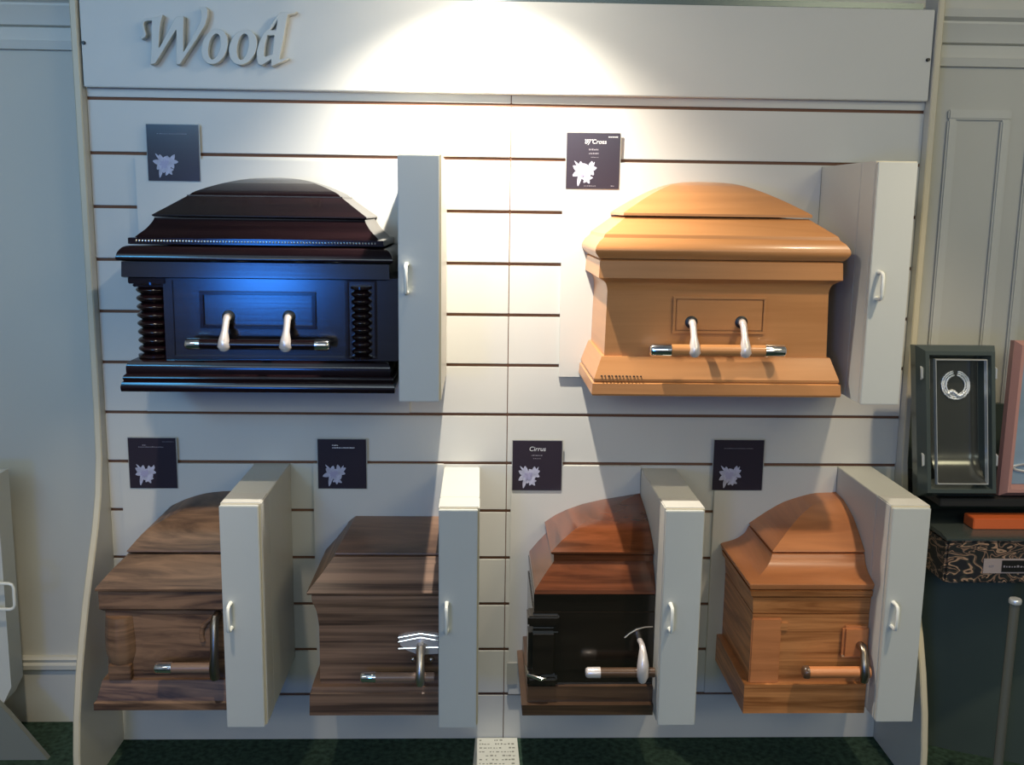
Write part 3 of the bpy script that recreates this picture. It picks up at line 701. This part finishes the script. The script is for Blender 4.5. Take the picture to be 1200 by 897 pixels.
# thin pale strip with rows of small dark marks on the floor below the seam
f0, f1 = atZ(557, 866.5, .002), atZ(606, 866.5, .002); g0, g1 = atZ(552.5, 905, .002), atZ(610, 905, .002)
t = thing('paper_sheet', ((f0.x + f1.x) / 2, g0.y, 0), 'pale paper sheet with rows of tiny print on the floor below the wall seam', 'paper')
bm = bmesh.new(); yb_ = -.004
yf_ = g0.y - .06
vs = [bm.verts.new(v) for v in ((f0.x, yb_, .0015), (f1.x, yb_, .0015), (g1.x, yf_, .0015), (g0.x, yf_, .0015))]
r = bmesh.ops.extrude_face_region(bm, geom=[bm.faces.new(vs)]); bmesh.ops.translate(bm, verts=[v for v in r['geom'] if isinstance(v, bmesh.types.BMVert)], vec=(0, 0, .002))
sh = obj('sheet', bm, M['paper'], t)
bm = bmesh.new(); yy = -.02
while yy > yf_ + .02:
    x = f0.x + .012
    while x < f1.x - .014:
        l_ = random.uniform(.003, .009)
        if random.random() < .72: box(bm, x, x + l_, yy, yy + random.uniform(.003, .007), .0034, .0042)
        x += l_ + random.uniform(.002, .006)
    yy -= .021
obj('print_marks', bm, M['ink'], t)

# ------------------------------------------------------------------ left neighbour unit (only its near corner is seen)
t = thing('side_display_unit', (-1.62, -.9, 0), 'pale curved display unit panel at the left edge of the photo', 'display unit')
obj('back_panel', B(-1.95, -1.93, -.45, .02, 0, 1.05), M['laminate'], t)
q = atZ(54, 890, 0); print('foot', q, atZ(0, 892, 0), atZ(20, 838, 0))
bm = bmesh.new()
qa = atZ(56, 891, 0)
prism_y(bm, [(-1.93, 0), (qa.x, 0), (qa.x - .10, .14), (qa.x - .20, .26), (-1.93, .34)], qa.y, qa.y + .018); obj('foot_panel', bm, M['kick'], t)
YC = qa.y + .02
t2 = thing('pull_out_cabinet', (-1.6, YC, 0), 'tall pale cabinet with a white loop handle cut by the left photo edge', 'cabinet')
A_ = [at(7, 560, YC), at(28, 810, YC), at(12, 826, YC), at(-60, 826, YC), at(-60, 560, YC)]
xr_ = at(28, 700, YC).x
bm = bmesh.new()
z_t, z_b = at(0, 558, YC).z, at(0, 822, YC).z
xc_ = at(10, 700, YC).x
prism_y(bm, [(at(-5, 560, YC).x, z_t), (at(13, 806, YC).x, at(13, 806, YC).z), (at(4, 825, YC).x, at(4, 825, YC).z), (-1.929, z_b), (-1.929, z_t)], YC + .001, YC + .075)
bd = obj('cabinet_body', bm, M['cabinet'], t2)
p = at(-12, 683, YC - .02); p2 = at(17, 683, YC - .02); p3 = at(17, 713, YC - .02)
hy = YC - .028
bm = bmesh.new(); c = .012
tube(bm, [(p.x, YC, p.z), (p.x, hy, p.z), (p2.x - c, hy, p2.z), (p2.x - c * .3, hy, p2.z - c * .3), (p2.x, hy, p2.z - c), (p2.x, hy, p3.z + c), (p2.x - c * .3, hy, p3.z + c * .3), (p2.x - c, hy, p3.z), (p.x, hy, p3.z), (p.x, YC + .002, p3.z)], .0045, 10)
obj('cabinet_handle', bm, M['handle'], t2)

# ------------------------------------------------------------------ right-hand dark stand and samples
YS2 = .25
def apx(x, y, Y): q = at(x, y, Y); return q
sx0 = wx(1053, 700, .12)
t = thing('dark_display_stand', (1.7, .2, 0), 'dark green display stand at the right edge holding framed samples', 'stand')
p_t = at(1062, 447, .09); p_t2 = at(1150, 473, .09)
bm = bmesh.new()
xl_ = UW + .03
prism_y(bm, [(xl_, 0), (xl_, p_t.z), (p_t2.x, p_t2.z), (2.6, p_t2.z - .05), (2.6, 0)], .09, .117); obj('back_board', bm, M['stand'], t)
zsf = at(1120, 579, -.18).z
obj('shelf', B(xl_, 2.6, -.225, .089, zsf - .022, zsf - .001, bev=.002), M['shelf'], t)
zcb = at(1106, 684, -.30).z
# curved lower apron
bm = bmesh.new()
N = 14; A1 = []; A2 = []
for i in range(N + 1):
    x = xl_ + (2.6 - xl_) * i / N; u = i / N
    y = .03 - .31 * min(1, u * 2.2) ** .8
    A1.append((x, y))
vt = [[bm.verts.new((x, y, z)) for x, y in A1] for z in (.0, zcb - .002)]
for i in range(N): bm.faces.new((vt[0][i], vt[0][i + 1], vt[1][i + 1], vt[1][i]))
vb = [[bm.verts.new((x, .089, z)) for x, y in A1] for z in (.0, zcb - .002)]
bm.faces.new([vt[1][i] for i in range(N + 1)] + [vb[1][i] for i in range(N, -1, -1)])
obj('curved_front', bm, M['stand'], t)
# framed samples leaning on the shelf
def rotframe(name, label, px, Yf, m, mp, w, thick, tilt):
    # px: four corners TL TR BR BL in photo px at plane Yf ; keeps the base on the shelf
    TL, TR, BR, BL = [at(x, y, Yf) for x, y in px]
    z0_ = zsf; W_ = (TR.x - TL.x + BR.x - BL.x) / 2; H_ = ((TL.z - BL.z) + (TR.z - BR.z)) / 2
    t = thing(name, ((BL.x + BR.x) / 2, Yf, z0_), label, 'framed panel')
    roll = math.atan2((TL.x + TR.x - BL.x - BR.x) / 2, H_)
    t.rotation_euler = (-tilt, 0, 0); 
    def lin(bm): 
        for v in bm.verts: v.co.x += v.co.z * math.tan(roll)
        bmesh.ops.translate(bm, verts=bm.verts, vec=t.location); return bm
    bm = bmesh.new(); ring_frame(bm, -W_ / 2, W_ / 2, 0, H_, w, -thick, 0); fr = obj('frame', lin(bm), m, t, 20)
    return t, W_, H_, lin
t, W_, H_, lin = rotframe('framed_panel', 'grey green metal framed panel with silver wreath emblem, standing on the dark shelf', [(1073, 402), (1166, 406), (1160, 581), (1070, 574)], -.18, M['steel'], None, .040, .060, .08)
bm = bmesh.new(); wI = .038
nz = 16; rows = []
for i in range(nz + 1):
    u = i / nz; z = wI + (H_ - 2 * wI) * u
    y = -.012 - .046 * max(0, (1 - u / .24)) ** 1.8
    rows.append([bm.verts.new((x, y, z)) for x in (-W_ / 2 + wI + .008, W_ / 2 - wI)])
for a_, b_ in zip(rows, rows[1:]): bm.faces.new((a_[0], a_[1], b_[1], b_[0]))
obj('panel', lin(bm), M['steel_panel'], t, 80)
bm = bmesh.new(); ring_frame(bm, -W_ / 2 + wI, W_ / 2 - wI + .004, wI - .002, H_ - wI + .004, .005, -.062, -.050); obj('inner_bead', lin(bm), M['silver'], t)
# wreath
bm = bmesh.new(); cxw, czw, rw = .008, H_ * .735, .031
for i in range(46):
    a_ = PI * .5 + .28 + (2 * PI - .56) * i / 45
    for dr in (-.005, .001, .006):
        th = bmesh.new(); bmesh.ops.create_uvsphere(th, u_segments=6, v_segments=4, radius=.0042)
        bmesh.ops.scale(th, verts=th.verts, vec=(.6, .5, 1.3))
        bmesh.ops.rotate(th, verts=th.verts, matrix=Matrix.Rotation(-a_ + random.uniform(-.6, .6), 3, 'Y'))
        bmesh.ops.translate(th, verts=th.verts, vec=(cxw + (rw + dr) * math.cos(a_), -.015, czw + (rw + dr) * math.sin(a_))); merge(bm, th)
for i in range(9):
    th = bmesh.new(); bmesh.ops.create_uvsphere(th, u_segments=6, v_segments=4, radius=.006)
    bmesh.ops.translate(th, verts=th.verts, vec=(cxw - .02 + .005 * i, -.016, czw - rw * .72 + .006 * math.sin(i * .8))); merge(bm, th)
obj('wreath_emblem', lin(bm), M['silver'], t, 60)
for sx_ in (-1, 1):
    for zz in (.10, H_ * .82):
        bm = bmesh.new(); x = sx_ * (W_ / 2 - .012)
        tube(bm, [(x, -.035, zz - .022), (x + .004 * sx_, -.050, zz - .012), (x + .005 * sx_, -.052, zz + .012), (x, -.035, zz + .022)], .0035, 8); obj('corner_clip', lin(bm), M['silver'], t)
t, W_, H_, lin = rotframe('framed_panel', 'dusty pink framed panel with pale blue face, cut by the right photo edge', [(1192, 405), (1290, 410), (1262, 590), (1165, 582)], -.18, M['pink'], None, .034, .04, .08)
bm = bmesh.new(); box(bm, -W_ / 2 + .03, W_ / 2 - .03, -.014, -.006, .03, H_ - .03, .001); obj('panel', lin(bm), M['pale_blue'], t)
bm = bmesh.new(); 
for (ax, az, rx, rz) in ((.0, .10, .040, .012), (-.03, .075, .05, .010), (.02, .06, .05, .009)):
    tube(bm, [(ax + rx * math.cos(k * PI / 12), -.016, az + rz * math.sin(k * PI / 12)) for k in range(25)], .0035, 6)
obj('silver_swirl', lin(bm), M['silver'], t, 60)

# camouflage sample casket, sitting on the curved front
YC2 = -.06
c0 = at(1106, 634, -.30); c1 = at(1106, 684, -.30); c0.x = max(c0.x, UW + .0215)
hC = c0.z - c1.z
t = thing('camouflage_box', (c0.x + .2, -.20, zcb), 'long camouflage patterned box with a grey lid below the framed panels', 'box')
zc0_ = zcb; 
bm = bmesh.new(); box(bm, c0.x, c0.x + .46, -.30, -.06, zc0_, zc0_ + hC, .006); obj('box_body', bm, M['camo'], t)
bm = bmesh.new(); prism_x(bm, [(-.303, zc0_ + hC + .001), (-.303, zc0_ + hC + .006), (-.27, zc0_ + hC + .012), (-.19, zc0_ + hC + .012), (-.06, zc0_ + hC + .012), (-.06, zc0_ + hC + .001)], c0.x - .003, c0.x + .463); obj('box_lid', bm, M['steel'], t)
q0, q1 = at(1153, 655, -0.3010), at(1240, 672, -0.3010)
bm = bmesh.new(); box(bm, q0.x, q1.x, -0.3030, -0.2990, q1.z, q0.z); lb = obj('label_plate', bm, mat('label_grey', (.34, .28, .27), .5), t)
bm = bmesh.new(); q2 = at(1174, 657, -0.3010); box(bm, q2.x, q1.x - .01, -0.3045, -0.3025, q1.z + .004, q0.z - .004); obj_sub('label_field', bm, M['black'], lb, t.location)
bm = bmesh.new(); x = q2.x + .004
while x < q1.x - .02:
    l_ = random.uniform(.003, .006); box(bm, x, x + l_, -0.3052, -0.3043, (q0.z + q1.z) / 2 - .003, (q0.z + q1.z) / 2 + random.uniform(.0, .003)); x += l_ + .003
obj_sub('label_marks', bm, M['greyprint'], lb, t.location); bm = bmesh.new()
for k in range(3): box(bm, q0.x + .014 + k * .005, q0.x + .017 + k * .005, -0.3040, -0.3028, (q0.z + q1.z) / 2 - .002, (q0.z + q1.z) / 2 + .003)
obj_sub('label_emblem', bm, M['greyprint'], lb, t.location)
# orange strip box behind
zl = zc0_ + hC + .012
q0 = at(1140, 599, -.235); q1 = at(1140, 617, -.235)
o = obj('orange_box', B(q0.x, q0.x + .40, -.245, -.19, zl + .0005, zl + .030, bev=.002), M['orange'], None, origin=(q0.x, -.22, zl)); tag(o, 'flat orange box lying on the camouflage box lid under the shelf', 'box')

# metal post in front
pt_ = at(1190, 702, -.40)
t = thing('metal_post', (pt_.x, -.40, 0), 'slim grey metal post standing on the floor at the right edge', 'post')
bm = bmesh.new(); lathe(bm, pt_.x, -.40, [(.012, .008), (.012, pt_.z - .012)], 16); obj('pole', bm, M['pole'], t)
bm = bmesh.new(); lathe(bm, pt_.x, -.40, [(.015, pt_.z - .0118), (.016, pt_.z - .004), (.014, pt_.z)], 16); obj('pole_cap', bm, M['silver'], t)
bm = bmesh.new(); lathe(bm, pt_.x, -.40, [(.05, 0), (.048, .006), (.014, .0078)], 28); obj('base_plate', bm, M['pole'], t)

# ------------------------------------------------------------------ lights
def light(kind, name, loc, energy, color, target=None, **kw):
    l = bpy.data.lights.new(name, kind); l.energy = energy; l.color = color
    for k, v in kw.items(): setattr(l, k, v)
    o = bpy.data.objects.new(name, l); C.objects.link(o); o.location = loc
    if target is not None: o.rotation_euler = (Vector(target) - Vector(loc)).to_track_quat('-Z', 'Y').to_euler()
    return o
s_ = at(571, -54, 0)
light('SPOT', 'accent_spot', (s_.x, -.41, s_.z), 125, (1, .92, .80), (s_.x, 0, s_.z - 1.15), spot_size=math.radians(108), spot_blend=1, shadow_soft_size=.012)
light('SPOT', 'accent_spot_spill', (s_.x, -.41, s_.z), 10, (1, .93, .82), (s_.x, 0, s_.z - .6), spot_size=math.radians(165), spot_blend=1, shadow_soft_size=.03)
# room downlights
light('SPOT', 'downlight', (1.25, -1.35, 2.9), 110, (1, .84, .60), (.92, -.15, .62), spot_size=math.radians(42), spot_blend=1, shadow_soft_size=.05)
light('SPOT', 'downlight', (-.75, -1.4, 2.9), 110, (1, .86, .66), (-1.0, -.3, .6), spot_size=math.radians(30), spot_blend=1, shadow_soft_size=.04)
light('AREA', 'ceiling_panel_light', (2.1, -2.3, 2.95), 17, (1, .90, .62), (1.7, -.3, .8), shape='RECTANGLE', size=1.2, size_y=.8)  # added warm fill for the right side, not a known fixture
light('AREA', 'ceiling_panel_light', (-2.7, -3.4, 2.9), 6, (1, .92, .72), (-2.2, .1, .4), shape='RECTANGLE', size=.8, size_y=.6)  # added warm fill to lift the low left wall
light('SPOT', 'blue_daylight_beam', (-2.0, -3.6, 2.5), 100, (.10, .50, 1.0), (-.95, 0, 1.62), spot_size=math.radians(34), spot_blend=1, shadow_soft_size=.25)
light('AREA', 'shop_ceiling_light', (-.6, -5.6, 2.55), 44, (.74, .90, 1.0), (-.6, 0, 1.0), shape='RECTANGLE', size=3.6, size_y=.7)  # added broad frontal fill that lightens shadows under the caskets
light('AREA', 'shop_ceiling_light', (2.3, -4.6, 2.6), 18, (1, .92, .68), (1.3, 0, 1.0), shape='RECTANGLE', size=1.2, size_y=.6)  # warm frontal fill from the right
# blue daylight through a glazed door behind the camera, and a soft bluish fill just under the ceiling
light('AREA', 'window_daylight', (-1.62, -5.2, 1.14), 27, (.03, .24, 1.0), (-.7, -.3, 1.3), shape='RECTANGLE', size=.5, size_y=.55)
light('AREA', 'shopfront_daylight', (-1.7, -2.7, 2.9), 6, (.62, .84, 1.0), (-1.0, 0, 1.2), shape='RECTANGLE', size=1.8, size_y=.6)
w = bpy.data.worlds.new('world'); bpy.context.scene.world = w; w.use_nodes = True
w.node_tree.nodes['Background'].inputs[0].default_value = (.98, .98, .95, 1); w.node_tree.nodes['Background'].inputs[1].default_value = .15

vs = bpy.context.scene.view_settings
vs.view_transform = 'Standard'; vs.look = 'None'; vs.gamma = 1; vs.use_curve_mapping = False; vs.exposure = 0
